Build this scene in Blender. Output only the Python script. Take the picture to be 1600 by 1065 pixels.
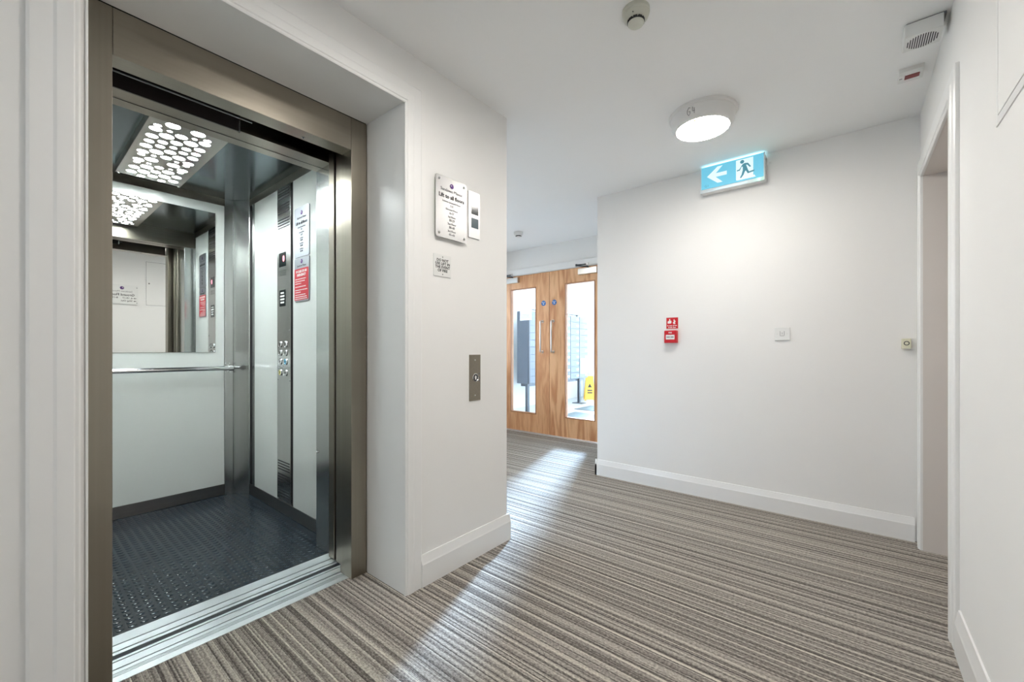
import bpy, bmesh, math, random
from mathutils import Matrix, Vector

for o in list(bpy.data.objects):
    bpy.data.objects.remove(o, do_unlink=True)
scene = bpy.context.scene
COL = scene.collection
random.seed(7)

# ------------------------------------------------------------------ camera
CAM_H = 1.095
cam_data = bpy.data.cameras.new('camera')
cam_data.sensor_width = 36.0
cam_data.lens = 647.5 / 1600.0 * 36.0
cam_data.shift_y = (545.9 - 532.5) / 1600.0
cam_data.clip_start = 0.01
cam_data.clip_end = 100
cam = bpy.data.objects.new('camera', cam_data)
cam.location = (0, 0, CAM_H)
cam.rotation_euler = (math.radians(90), 0, math.radians(39.27))
COL.objects.link(cam)
scene.camera = cam

# ------------------------------------------------------------------ light and exposure
vs = scene.view_settings
vs.view_transform = 'Standard'
vs.look = 'None'
vs.gamma = 1.0
vs.use_curve_mapping = False
vs.exposure = 1.45

HALL_LAMP = 25.5        # ceiling fittings in the hall, one seen, the rest added
LIFT_LAMP = 21.0        # panel in the lift car
SUN = 10.0
SKY = 6.2

world = bpy.data.worlds.new('sky')
scene.world = world
world.use_nodes = True
wn = world.node_tree.nodes
wn['Background'].inputs['Color'].default_value = (0.72, 0.855, 1.0, 1)
wn['Background'].inputs['Strength'].default_value = SKY

sun_data = bpy.data.lights.new('sun', 'SUN')
sun_data.energy = SUN
sun_data.angle = math.radians(8.0)
sun_data.color = (0.50, 0.70, 1.0)
sun = bpy.data.objects.new('sun', sun_data)
sun.rotation_euler = Vector((0.335, -1.0, -0.50)).to_track_quat('-Z', 'Y').to_euler()
sun.location = (-4, 10, 6)
COL.objects.link(sun)

# daylight portals that fill the added windows
def portal(name, w, h, loc, direction):
    pd = bpy.data.lights.new(name, 'AREA')
    pd.shape = 'RECTANGLE'
    pd.size = w
    pd.size_y = h
    pd.cycles.is_portal = True
    po = bpy.data.objects.new(name, pd)
    po.location = loc
    po.rotation_euler = Vector(direction).to_track_quat('-Z', 'Z').to_euler()
    COL.objects.link(po)
portal('added_lobby_window_portal', 3.2, 4.2, (-2.75, 8.66, 2.2), (0, -1, 0))
portal('added_hall_window_portal', 0.64, 0.8, (-0.62, -3.25, 1.7), (0, 1, 0))
portal('added_side_window_portal', 0.45, 1.2, (-4.0, 4.005, 1.5), (1, 0, 0))

# ------------------------------------------------------------------ materials
def lin(c):
    return tuple(((v / 255) / 12.92 if v / 255 <= 0.04045 else ((v / 255 + 0.055) / 1.055) ** 2.4) for v in c)

def new_mat(name):
    m = bpy.data.materials.new(name)
    m.use_nodes = True
    nt = m.node_tree
    return m, nt, nt.nodes['Principled BSDF']

def plain(name, col, rough=0.5, metal=0.0, coat=0.0, bump=0.0, bscale=200.0, vary=0.0, vscale=3.0, spec=0.5):
    m, nt, p = new_mat(name)
    p.inputs['Base Color'].default_value = (*col, 1)
    p.inputs['Roughness'].default_value = rough
    p.inputs['Metallic'].default_value = metal
    p.inputs['Coat Weight'].default_value = coat
    p.inputs['Coat Roughness'].default_value = 0.08
    p.inputs['Specular IOR Level'].default_value = spec
    tc = nt.nodes.new('ShaderNodeTexCoord')
    n = nt.nodes.new('ShaderNodeTexNoise')
    n.inputs['Scale'].default_value = vscale
    n.inputs['Detail'].default_value = 4
    nt.links.new(tc.outputs['Object'], n.inputs['Vector'])
    mx = nt.nodes.new('ShaderNodeMix')
    mx.data_type = 'RGBA'
    mx.inputs['A'].default_value = (*[c * (1 - vary) for c in col], 1)
    mx.inputs['B'].default_value = (*[min(1, c * (1 + vary)) for c in col], 1)
    nt.links.new(n.outputs['Fac'], mx.inputs['Factor'])
    nt.links.new(mx.outputs['Result'], p.inputs['Base Color'])
    if bump > 0:
        n2 = nt.nodes.new('ShaderNodeTexNoise')
        n2.inputs['Scale'].default_value = bscale
        n2.inputs['Detail'].default_value = 2
        nt.links.new(tc.outputs['Object'], n2.inputs['Vector'])
        b = nt.nodes.new('ShaderNodeBump')
        b.inputs['Strength'].default_value = bump
        b.inputs['Distance'].default_value = 0.001
        nt.links.new(n2.outputs['Fac'], b.inputs['Height'])
        nt.links.new(b.outputs['Normal'], p.inputs['Normal'])
    return m

def brushed(name, col, rough=0.28, axis='Z', amount=0.08):
    m, nt, p = new_mat(name)
    p.inputs['Metallic'].default_value = 1
    tc = nt.nodes.new('ShaderNodeTexCoord')
    mp = nt.nodes.new('ShaderNodeMapping')
    sc = {'X': (0.7, 70, 70), 'Y': (70, 0.7, 70), 'Z': (70, 70, 0.7)}[axis]
    mp.inputs['Scale'].default_value = sc
    nt.links.new(tc.outputs['Object'], mp.inputs['Vector'])
    n = nt.nodes.new('ShaderNodeTexNoise')
    n.inputs['Scale'].default_value = 1.0
    n.inputs['Detail'].default_value = 3
    nt.links.new(mp.outputs['Vector'], n.inputs['Vector'])
    big = nt.nodes.new('ShaderNodeTexNoise')
    big.inputs['Scale'].default_value = 4.0
    big.inputs['Detail'].default_value = 5
    nt.links.new(tc.outputs['Object'], big.inputs['Vector'])
    mx = nt.nodes.new('ShaderNodeMix')
    mx.data_type = 'RGBA'
    mx.inputs['A'].default_value = (*[c * (1 - amount) for c in col], 1)
    mx.inputs['B'].default_value = (*[min(1, c * (1 + amount)) for c in col], 1)
    nt.links.new(n.outputs['Fac'], mx.inputs['Factor'])
    nt.links.new(mx.outputs['Result'], p.inputs['Base Color'])
    mr = nt.nodes.new('ShaderNodeMapRange')
    mr.inputs['To Min'].default_value = rough * 0.75
    mr.inputs['To Max'].default_value = rough * 1.3
    nt.links.new(big.outputs['Fac'], mr.inputs['Value'])
    p.inputs['Roughness'].default_value = rough
    return m

def emit(name, col, strength, base=(0.8, 0.8, 0.8)):
    m, nt, p = new_mat(name)
    p.inputs['Base Color'].default_value = (*base, 1)
    p.inputs['Roughness'].default_value = 0.4
    p.inputs['Emission Color'].default_value = (*col, 1)
    p.inputs['Emission Strength'].default_value = strength
    return m

def glass_mat(name, tint=(0.97, 0.985, 0.985)):
    m = bpy.data.materials.new(name)
    m.use_nodes = True
    nt = m.node_tree
    nt.nodes.remove(nt.nodes['Principled BSDF'])
    out = nt.nodes['Material Output']
    t = nt.nodes.new('ShaderNodeBsdfTransparent')
    t.inputs['Color'].default_value = (*tint, 1)
    g = nt.nodes.new('ShaderNodeBsdfGlossy')
    g.inputs['Roughness'].default_value = 0.02
    f = nt.nodes.new('ShaderNodeFresnel')
    f.inputs['IOR'].default_value = 1.35
    mx = nt.nodes.new('ShaderNodeMixShader')
    nt.links.new(f.outputs['Fac'], mx.inputs['Fac'])
    nt.links.new(t.outputs['BSDF'], mx.inputs[1])
    nt.links.new(g.outputs['BSDF'], mx.inputs[2])
    nt.links.new(mx.outputs['Shader'], out.inputs['Surface'])
    return m

def carpet_mat():
    m, nt, p = new_mat('striped_carpet')
    N, L = nt.nodes.new, nt.links.new
    def math_node(op, a=None, b=None, va=0.0, vb=0.0):
        n = N('ShaderNodeMath')
        n.operation = op
        n.inputs[0].default_value = va
        n.inputs[1].default_value = vb
        if a is not None: L(a, n.inputs[0])
        if b is not None: L(b, n.inputs[1])
        return n.outputs[0]
    tc = N('ShaderNodeTexCoord')
    sp = N('ShaderNodeSeparateXYZ')
    L(tc.outputs['Object'], sp.inputs['Vector'])
    wob = N('ShaderNodeTexNoise')
    wob.inputs['Scale'].default_value = 90
    wob.inputs['Detail'].default_value = 2
    L(tc.outputs['Object'], wob.inputs['Vector'])
    w = math_node('MULTIPLY', math_node('SUBTRACT', wob.outputs['Fac'], vb=0.5), vb=0.004)
    y = math_node('ADD', sp.outputs['Y'], w)
    row = math_node('DIVIDE', y, vb=0.0052)
    rowi = math_node('FLOOR', row)
    wn_ = N('ShaderNodeTexWhiteNoise')
    wn_.noise_dimensions = '1D'
    L(rowi, wn_.inputs['W'])
    # broad irregular bands
    band = N('ShaderNodeTexNoise')
    band.noise_dimensions = '1D'
    band.inputs['Scale'].default_value = 1.0
    band.inputs['Detail'].default_value = 1
    L(math_node('MULTIPLY', rowi, vb=0.23), band.inputs['W'])
    # pale lines every 13 rows, a weaker one between
    m13 = math_node('FLOORED_MODULO', rowi, vb=11.0)
    pale = math_node('LESS_THAN', m13, vb=1.5)
    pale2 = math_node('COMPARE', m13, vb=6.0)
    dark = math_node('COMPARE', m13, vb=3.0)
    def add(*xs):
        r = xs[0]
        for q in xs[1:]:
            r = math_node('ADD', r, q)
        return r
    v = add(math_node('MULTIPLY', band.outputs['Fac'], vb=0.26), math_node('MULTIPLY', wn_.outputs['Value'], vb=0.44),
            math_node('MULTIPLY', pale, vb=0.24), math_node('MULTIPLY', pale2, vb=0.12), math_node('MULTIPLY', dark, vb=-0.10))
    v = math_node('ADD', v, vb=0.15)
    # yarn flecks along the rows
    mp = N('ShaderNodeMapping')
    mp.inputs['Scale'].default_value = (105, 150, 150)
    L(tc.outputs['Object'], mp.inputs['Vector'])
    fl = N('ShaderNodeTexNoise')
    fl.inputs['Scale'].default_value = 1.0
    fl.inputs['Detail'].default_value = 3
    L(mp.outputs['Vector'], fl.inputs['Vector'])
    v2 = math_node('ADD', v, math_node('MULTIPLY', math_node('SUBTRACT', fl.outputs['Fac'], vb=0.5), vb=0.85))
    ramp = N('ShaderNodeValToRGB')
    cr = ramp.color_ramp
    cr.elements[0].position = 0.12
    cr.elements[0].color = (0.055, 0.046, 0.041, 1)
    cr.elements[1].position = 0.9
    cr.elements[1].color = (0.68, 0.635, 0.55, 1)
    e = cr.elements.new(0.36); e.color = (0.165, 0.145, 0.128, 1)
    e = cr.elements.new(0.60); e.color = (0.37, 0.335, 0.295, 1)
    L(v2, ramp.inputs['Fac'])
    L(ramp.outputs['Color'], p.inputs['Base Color'])
    p.inputs['Roughness'].default_value = 0.95
    p.inputs['Specular IOR Level'].default_value = 0.15
    p.inputs['Sheen Weight'].default_value = 0.08
    p.inputs['Sheen Roughness'].default_value = 0.5
    # ribs: each row rounded, loops along it
    fr = math_node('FRACT', row)
    hump = math_node('MULTIPLY', fr, math_node('SUBTRACT', None, fr, va=1.0))
    loops = N('ShaderNodeTexVoronoi')
    loops.inputs['Scale'].default_value = 190
    L(tc.outputs['Object'], loops.inputs['Vector'])
    hgt = math_node('SUBTRACT', math_node('MULTIPLY', hump, vb=3.0), math_node('MULTIPLY', loops.outputs['Distance'], vb=0.8))
    b = N('ShaderNodeBump')
    b.inputs['Strength'].default_value = 0.8
    b.inputs['Distance'].default_value = 0.003
    L(hgt, b.inputs['Height'])
    L(b.outputs['Normal'], p.inputs['Normal'])
    return m

def oak_mat(name, seed=0.0, figure=0.12):
    m, nt, p = new_mat(name)
    N, L = nt.nodes.new, nt.links.new
    tc = N('ShaderNodeTexCoord')
    mp = N('ShaderNodeMapping')
    mp.inputs['Location'].default_value = (seed, seed * 1.7, seed * 0.6)
    mp.inputs['Scale'].default_value = (7.0, 7.0, 0.9)
    L(tc.outputs['Object'], mp.inputs['Vector'])
    n = N('ShaderNodeTexNoise')
    n.inputs['Scale'].default_value = 1.2
    n.inputs['Detail'].default_value = 1.5
    n.inputs['Distortion'].default_value = 0.4
    L(mp.outputs['Vector'], n.inputs['Vector'])
    mul = N('ShaderNodeMath'); mul.operation = 'MULTIPLY'; mul.inputs[1].default_value = 26
    L(n.outputs['Fac'], mul.inputs[0])
    sn = N('ShaderNodeMath'); sn.operation = 'SINE'
    L(mul.outputs[0], sn.inputs[0])
    mp2 = N('ShaderNodeMapping')
    mp2.inputs['Scale'].default_value = (260, 260, 9)
    L(tc.outputs['Object'], mp2.inputs['Vector'])
    n2 = N('ShaderNodeTexNoise')
    n2.inputs['Scale'].default_value = 1.0
    n2.inputs['Detail'].default_value = 3
    L(mp2.outputs['Vector'], n2.inputs['Vector'])
    ad = N('ShaderNodeMath'); ad.operation = 'MULTIPLY_ADD'
    ad.inputs[1].default_value = figure
    L(sn.outputs[0], ad.inputs[0])
    L(n2.outputs['Fac'], ad.inputs[2])
    ramp = N('ShaderNodeValToRGB')
    cr = ramp.color_ramp
    cr.elements[0].position = 0.2
    cr.elements[0].color = (*lin((196, 134, 90)), 1)
    cr.elements[1].position = 0.75
    cr.elements[1].color = (*lin((232, 184, 138)), 1)
    L(ad.outputs[0], ramp.inputs['Fac'])
    L(ramp.outputs['Color'], p.inputs['Base Color'])
    p.inputs['Roughness'].default_value = 0.42
    return m

M = {}
M['wall'] = plain('wall_paint', (0.86, 0.85, 0.83), 0.75, bump=0.06, bscale=260, vary=0.015)
M['ceiling'] = plain('ceiling_paint', (0.92, 0.92, 0.91), 0.85, bump=0.05, bscale=200, vary=0.01)
M['gloss_white'] = plain('white_gloss_paint', (0.86, 0.855, 0.84), 0.28, bump=0.03, bscale=60, vary=0.01)
M['lining'] = plain('door_lining_paint', (0.72, 0.67, 0.63), 0.45, bump=0.05, bscale=60, vary=0.02)
M['carpet'] = carpet_mat()
M['steel'] = brushed('brushed_steel_upright', (0.33, 0.297, 0.245), 0.30, 'Z')
M['steel_h'] = brushed('brushed_steel_level', (0.35, 0.315, 0.262), 0.30, 'Y')
M['steel_tray'] = brushed('brushed_steel_tray', (0.50, 0.49, 0.45), 0.30, 'X')
M['steel_car'] = brushed('brushed_steel_car', (0.60, 0.61, 0.60), 0.22, 'Z')
M['steel_kick'] = brushed('brushed_steel_kick', (0.30, 0.29, 0.285), 0.30, 'Y')
M['steel_ceiling'] = brushed('dark_steel_ceiling', (0.13, 0.17, 0.185), 0.18, 'X')
M['chrome'] = plain('polished_chrome', (0.75, 0.76, 0.77), 0.12, 1.0)
M['aluminium'] = brushed('ribbed_aluminium', (0.70, 0.73, 0.75), 0.42, 'Y', 0.05)
M['satin'] = brushed('satin_silver', (0.70, 0.69, 0.67), 0.32, 'Y', 0.05)
M['black'] = plain('black_void', (0.012, 0.012, 0.014), 0.6, vary=0.2)
M['dark_brown'] = plain('dark_painted_steel', (0.045, 0.036, 0.036), 0.35, 0.3, vary=0.1)
M['laminate'] = plain('white_laminate', (0.84, 0.87, 0.84), 0.16, coat=0.3, vary=0.012)
M['rubber'] = plain('blue_black_rubber', (0.015, 0.027, 0.040), 0.18, spec=0.5, bump=0.12, bscale=35, vary=0.3, vscale=6)
M['mirror'] = plain('silvered_mirror', (0.88, 0.91, 0.90), 0.01, 1.0)
M['lamp_lens'] = emit('lit_lamp_lens', (1.0, 0.955, 0.90), HALL_LAMP)
M['lift_lens'] = emit('lit_lift_diffuser', (0.90, 0.98, 1.0), LIFT_LAMP)
M['lamp_body'] = plain('white_lamp_plastic', (0.78, 0.77, 0.75), 0.35, vary=0.01)
M['plastic'] = plain('white_plastic', (0.80, 0.80, 0.78), 0.35, vary=0.01)
M['cream'] = plain('cream_plastic', (0.74, 0.72, 0.55), 0.4, vary=0.02)
M['grey_cream'] = plain('aged_detector_plastic', (0.60, 0.60, 0.52), 0.4, vary=0.02)
M['oak_a'] = oak_mat('oak_veneer_plain', 0.0)
M['oak_b'] = oak_mat('oak_veneer_figured', 3.7, 0.30)
M['bead'] = plain('oak_bead', lin((176, 122, 82)), 0.45, vary=0.08, vscale=30)
M['glass'] = glass_mat('clear_glass')
M['red'] = plain('red_plastic', lin((200, 8, 28)), 0.35, vary=0.03)
M['sign_red'] = plain('red_print', lin((206, 38, 52)), 0.4, vary=0.03)
M['ink'] = plain('black_ink', (0.03, 0.03, 0.032), 0.5, vary=0.1)
M['grey_ink'] = plain('grey_ink', (0.20, 0.20, 0.21), 0.5, vary=0.1)
M['purple'] = plain('purple_ink', lin((84, 30, 120)), 0.5, vary=0.1)
M['white_ink'] = plain('white_ink', (0.85, 0.84, 0.82), 0.5, vary=0.02)
M['sign_plate'] = brushed('silver_sign_plate', (0.56, 0.555, 0.55), 0.40, 'Y', 0.03)
M['car_plate'] = brushed('blue_grey_sign_plate', (0.40, 0.42, 0.46), 0.40, 'Z', 0.03)
M['blue'] = plain('blue_sign', lin((20, 104, 176)), 0.4, vary=0.04)
M['exit_face'] = emit('lit_exit_face', (0.07, 0.22, 0.30), 0.75, (0.06, 0.28, 0.36))
M['exit_white'] = emit('lit_exit_white', (0.30, 0.37, 0.40), 0.7, (0.5, 0.6, 0.62))
M['exit_glow'] = emit('exit_ceiling_glow', (0.45, 0.88, 1.0), 0.9)  # added glow for the ceiling over the exit sign
M['exit_figure'] = emit('exit_figure_print', (0.025, 0.09, 0.115), 0.7, (0.05, 0.17, 0.21))
M['green_led'] = emit('green_led', (0.10, 1.0, 0.45), 25.0)
M['acrylic'] = plain('pale_acrylic', (0.75, 0.83, 0.85), 0.25, vary=0.02)
M['dark_glass'] = plain('dark_display_glass', (0.020, 0.030, 0.032), 0.12, vary=0.1)
M['teal_display'] = plain('grey_display_glass', (0.09, 0.13, 0.15), 0.2, vary=0.1)
M['red_led'] = emit('red_led_segments', (1.0, 0.05, 0.12), 1.5)
M['smoked'] = plain('maroon_lens', (0.20, 0.012, 0.02), 0.15, vary=0.1)
M['btn_blue'] = emit('lit_blue_button', (0.03, 0.25, 0.40), 0.35, (0.1, 0.3, 0.4))
M['btn_yellow'] = plain('yellow_button', lin((214, 204, 120)), 0.3, vary=0.04)
M['mail'] = plain('grey_mailbox_enamel', (0.075, 0.09, 0.115), 0.40, vary=0.03)
M['mail_door'] = plain('pale_grey_mailbox_door', (0.095, 0.115, 0.145), 0.35, vary=0.03)
M['mail_post'] = plain('grey_mailbox_post', (0.05, 0.06, 0.075), 0.4, vary=0.03)
M['tile'] = plain('pale_lobby_tile', (0.62, 0.62, 0.61), 0.35, vary=0.03)
M['mat'] = plain('grey_entrance_mat', (0.16, 0.19, 0.19), 0.9, bump=0.4, bscale=300, vary=0.2, vscale=60)
M['yellow'] = plain('yellow_plastic', lin((240, 186, 60)), 0.4, vary=0.03)
M['paper'] = plain('white_paper', (0.80, 0.80, 0.80), 0.7, vary=0.01)
M['lilac_paper'] = plain('lilac_paper', (0.62, 0.58, 0.66), 0.7, vary=0.02)
M['pavement'] = plain('pale_pavement', (0.45, 0.45, 0.44), 0.9, vary=0.1)
M['alu_frame'] = plain('grey_window_frame', (0.30, 0.31, 0.33), 0.4, 0.4, vary=0.03)

# ------------------------------------------------------------------ helpers
class B:
    def __init__(self):
        self.bm = bmesh.new()
    def box(self, x0, x1, y0, y1, z0, z1, bev=0.0, seg=2):
        bm = self.bm
        vs_ = [bm.verts.new((x, y, z)) for x in (x0, x1) for y in (y0, y1) for z in (z0, z1)]
        f = [(0, 1, 3, 2), (4, 6, 7, 5), (0, 4, 5, 1), (2, 3, 7, 6), (0, 2, 6, 4), (1, 5, 7, 3)]
        fs = [bm.faces.new([vs_[i] for i in q]) for q in f]
        if bev > 0:
            es = list({e for q in fs for e in q.edges})
            bmesh.ops.bevel(bm, geom=es, offset=bev, segments=seg, affect='EDGES', profile=0.5)
        return self
    def prism(self, poly, d0, d1, to3):
        """poly: 2-D outline, extruded from d0 to d1; to3(u, v, d) gives the point."""
        bm = self.bm
        a = [bm.verts.new(to3(u, v, d0)) for u, v in poly]
        b = [bm.verts.new(to3(u, v, d1)) for u, v in poly]
        n = len(poly)
        bm.faces.new(a[::-1])
        bm.faces.new(b)
        for i in range(n):
            bm.faces.new((a[i], a[(i + 1) % n], b[(i + 1) % n], b[i]))
        return self
    def lathe(self, prof, n=40, c=(0, 0, 0), ax='Z', caps=True):
        bm = self.bm
        rings = []
        for r, h in prof:
            ring = []
            for k in range(n):
                a = 2 * math.pi * k / n
                u, v = r * math.cos(a), r * math.sin(a)
                if ax == 'Z': p = (c[0] + u, c[1] + v, c[2] + h)
                elif ax == 'Y': p = (c[0] + u, c[1] + h, c[2] + v)
                else: p = (c[0] + h, c[1] + u, c[2] + v)
                ring.append(bm.verts.new(p))
            rings.append(ring)
        for a, b in zip(rings, rings[1:]):
            for k in range(n):
                bm.faces.new((a[k], a[(k + 1) % n], b[(k + 1) % n], b[k]))
        if caps:
            bm.faces.new(rings[0][::-1])
            bm.faces.new(rings[-1])
        return self
    def tube(self, pts, r, n=12, caps=True):
        bm = self.bm
        pts = [Vector(p) for p in pts]
        rings = []
        up = None
        for i, p in enumerate(pts):
            t = (pts[min(i + 1, len(pts) - 1)] - pts[max(i - 1, 0)]).normalized()
            if up is None:
                up = Vector((0, 0, 1)) if abs(t.z) < 0.9 else Vector((1, 0, 0))
            s = t.cross(up).normalized()
            up = s.cross(t).normalized()
            rings.append([bm.verts.new(p + r * (math.cos(2 * math.pi * k / n) * s + math.sin(2 * math.pi * k / n) * up)) for k in range(n)])
        for a, b in zip(rings, rings[1:]):
            for k in range(n):
                bm.faces.new((a[k], a[(k + 1) % n], b[(k + 1) % n], b[k]))
        if caps:
            bm.faces.new(rings[0][::-1])
            bm.faces.new(rings[-1])
        return self
    def build(self, name, mat, parent=None, smooth=False):
        bm = self.bm
        bmesh.ops.recalc_face_normals(bm, faces=bm.faces)
        me = bpy.data.meshes.new(name)
        bm.to_mesh(me)
        bm.free()
        me.materials.append(M[mat] if isinstance(mat, str) else mat)
        if smooth:
            for p in me.polygons:
                p.use_smooth = True
            try:
                me.set_sharp_from_angle(angle=math.radians(35))
            except Exception:
                pass
        o = bpy.data.objects.new(name, me)
        COL.objects.link(o)
        if parent is not None:
            o.parent = parent
        return o

def tag(o, label, cat, group=None, kind=None):
    o['label'] = label
    o['category'] = cat
    if group: o['group'] = group
    if kind: o['kind'] = kind
    return o

def thing(name, label, cat, loc=(0, 0, 0), group=None, kind=None):
    o = bpy.data.objects.new(name, None)
    o.empty_display_size = 0.05
    o.location = loc
    COL.objects.link(o)
    return tag(o, label, cat, group, kind)

FACE = {'+X': ((0, 1, 0), (1, 0, 0)), '-Y': ((1, 0, 0), (0, -1, 0)), '-X': ((0, -1, 0), (-1, 0, 0))}
def wall_thing(name, label, cat, loc, facing, group=None, kind=None):
    """Empty whose local x runs right along the wall, y up, z out of it."""
    o = thing(name, label, cat, (0, 0, 0), group, kind)
    r, n = FACE[facing]
    m = Matrix(((r[0], 0, n[0], loc[0]), (r[1], 0, n[1], loc[1]), (r[2], 1, n[2], loc[2]), (0, 0, 0, 1)))
    o.matrix_world = m
    return o

def text(body, size, x, y, z, mat, parent, name='lettering', align='CENTER', depth=0.0004, bold=0.0, squash=1.0):
    c = bpy.data.curves.new(name, 'FONT')
    c.body = body
    c.size = size
    c.align_x = align
    c.align_y = 'CENTER'
    c.extrude = depth
    c.offset = bold
    c.resolution_u = 2
    t = bpy.data.objects.new(name + '_curve', c)
    me = bpy.data.meshes.new_from_object(t)
    bpy.data.objects.remove(t)
    bpy.data.curves.remove(c)
    me.name = name
    me.materials.clear()
    me.materials.append(M[mat])
    for v in me.vertices:
        v.co.x *= squash
    o = bpy.data.objects.new(name, me)
    COL.objects.link(o)
    o.parent = parent
    o.location = (x, y, z)
    return o

def rrect(w, h, r, n=4, cx=0.0, cy=0.0):
    pts = []
    for sx, sy, a0 in ((1, 1, 0), (-1, 1, 90), (-1, -1, 180), (1, -1, 270)):
        for k in range(n + 1):
            a = math.radians(a0 + 90 * k / n)
            pts.append((cx + sx * (w / 2 - r) + r * math.cos(a), cy + sy * (h / 2 - r) + r * math.sin(a)))
    return pts

UVN = lambda u, v, d: (u, v, d)
def circle(r, n=28, cx=0.0, cy=0.0):
    return [(cx + r * math.cos(2 * math.pi * k / n), cy + r * math.sin(2 * math.pi * k / n)) for k in range(n)]
def plate(poly, d0, d1, name, mat, parent):
    return B().prism(poly, d0, d1, UVN).build(name, mat, parent)

# ------------------------------------------------------------------ dimensions (metres, camera above the origin)
CEIL = 2.43
XL = -1.54          # face of the wall with the lift
XF = -1.842         # face of the steel lift frame
YE = 1.835          # far end of the lift wall
OY0, OY1, OZ = 0.131, 1.132, 2.205      # structural opening for the lift
XB0, YB = -1.722, 3.29                  # left end and face of the wall with the exit sign
XR = 0.305          # face of the right wall
YD = 4.37           # face of the double doors
XS = -3.95          # side of the space in front of the double doors
YBK = -3.2          # end of the hall behind the camera
DO0, DO1, DOZ = 2.285, 3.165, 2.04      # doorway in the right wall

# ------------------------------------------------------------------ setting
b = B()
b.box(XL - 0.325, 1.1, YBK - 0.1, YE, -0.06, 0)
b.box(XS, 1.1, YE, YD + 0.03, -0.06, 0)
tag(b.build('floor', 'carpet'), 'brown, grey and beige striped loop carpet of the hall', 'floor', kind='structure')

b = B()
b.box(XL - 0.02, 1.1, YBK - 0.1, YE, CEIL, CEIL + 0.08)
b.box(XS - 0.1, 1.1, YE, YD + 0.06, CEIL, CEIL + 0.08)
tag(b.build('ceiling', 'ceiling'), 'flat white painted ceiling over the hall', 'ceiling', kind='structure')

b = B()
b.box(XF - 0.018, XL, YBK, OY0 - 0.0, 0, CEIL)
b.box(XF - 0.018, XL, OY1, YE, 0, CEIL)
b.box(XF - 0.018, XL, OY0, OY1, OZ + 0.012, CEIL)
b.box(XS - 0.1, XF - 0.018, YE - 0.12, YE, 0, CEIL)
tag(b.build('wall_left', 'wall'), 'white painted wall round the open lift', 'wall', kind='structure')

b = B()
b.box(-4.1, XF - 0.018, 1.55, 1.6, -0.3, 2.9)
b.box(-4.1, XF - 0.018, -0.35, -0.3, -0.3, 2.9)
b.box(-4.1, -4.05, -0.3, 1.55, -0.3, 2.9)
b.box(-4.1, XF - 0.018, -0.3, 1.55, 2.9, 2.95)
b.box(-4.1, XF - 0.018, -0.3, 1.55, -0.35, -0.3)
b.box(XF - 0.045, XF - 0.019, -0.3, OY0 - 0.01, -0.3, 2.9)
b.box(XF - 0.045, XF - 0.019, OY1 + 0.01, 1.55, -0.3, 2.9)
b.box(XF - 0.045, XF - 0.019, OY0 - 0.01, OY1 + 0.01, OZ + 0.02, 2.9)
tag(b.build('wall_shaft', 'black'), 'dark lift shaft behind the lift doors', 'wall', kind='structure')

b = B()
b.box(XB0, XR + 0.8, YB, YB + 0.12, 0, CEIL)
b.box(XB0, XB0 + 0.12, YB + 0.12, YD, 0, CEIL)
tag(b.build('wall_back', 'wall'), 'white wall below the green exit sign', 'wall', kind='structure')

b = B()
b.box(XR, XR + 0.12, YBK, DO0 - 0.03, 0, CEIL)
b.box(XR, XR + 0.12, DO1 + 0.03, YB, 0, CEIL)
b.box(XR, XR + 0.12, DO0 - 0.03, DO1 + 0.03, DOZ + 0.03, CEIL)
tag(b.build('wall_right', 'wall'), 'white wall at the right with a deep doorway and hatch', 'wall', kind='structure')

b = B()
b.box(XL - 0.3, -0.94, YBK - 0.1, YBK, 0, CEIL)
b.box(-0.30, XR + 0.12, YBK - 0.1, YBK, 0, CEIL)
b.box(-0.94, -0.30, YBK - 0.1, YBK, 0, 1.3)
b.box(-0.94, -0.30, YBK - 0.1, YBK, 2.1, CEIL)
tag(b.build('wall_rear', 'wall'), 'white end wall of the hall opposite the exit sign wall', 'wall', kind='structure')
b = B()
b.box(XS - 0.1, XS, YE, 3.78, 0, CEIL)
b.box(XS - 0.1, XS, 4.23, YD, 0, CEIL)
b.box(XS - 0.1, XS, 3.78, 4.23, 0, 0.9)
b.box(XS - 0.1, XS, 3.78, 4.23, 2.1, CEIL)
tag(b.build('wall_side', 'wall'), 'white side wall between the lift shaft and oak doors', 'wall', kind='structure')

DX0, DX1, DZ = -3.745, -2.185, 2.085    # pair of doors
b = B()
b.box(-5.0, DX0 - 0.035, YD, YD + 0.12, 0, 4.4)
b.box(DX1 + 0.035, -0.9, YD, YD + 0.12, 0, 4.4)
b.box(DX0 - 0.035, DX1 + 0.035, YD, YD + 0.12, DZ + 0.035, 4.4)
tag(b.build('wall_far', 'wall'), 'white wall holding the oak double doors', 'wall', kind='structure')

# lobby beyond the doors
tag(B().box(-5.0, -0.9, YD + 0.03, 8.8, -0.06, -0.004).build('floor_lobby', 'tile'), 'pale bright floor of the lobby behind the glass', 'floor', kind='structure')
tag(B().box(-5.0, -0.9, YD, 8.8, 4.4, 4.48).build('ceiling_lobby', 'ceiling'), 'high white ceiling of the lobby', 'ceiling', kind='structure')
tag(B().box(-5.0, -4.88, YD + 0.12, 8.8, -0.004, 4.4).build('wall_lobby_left', 'wall'), 'white lobby wall behind the mailboxes', 'wall', kind='structure')
tag(B().box(-1.0, -0.9, YD + 0.12, 8.8, -0.004, 4.4).build('wall_lobby_right', 'wall'), 'white lobby wall facing the mailboxes', 'wall', kind='structure')
b = B()
b.box(-4.88, -4.38, 8.6, 8.72, -0.004, 4.4)
b.box(-1.12, -1.0, 8.6, 8.72, -0.004, 4.4)
tag(b.build('wall_lobby_far', 'wall'), 'white end wall of the lobby beside the added tall window', 'wall', kind='structure')
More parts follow.
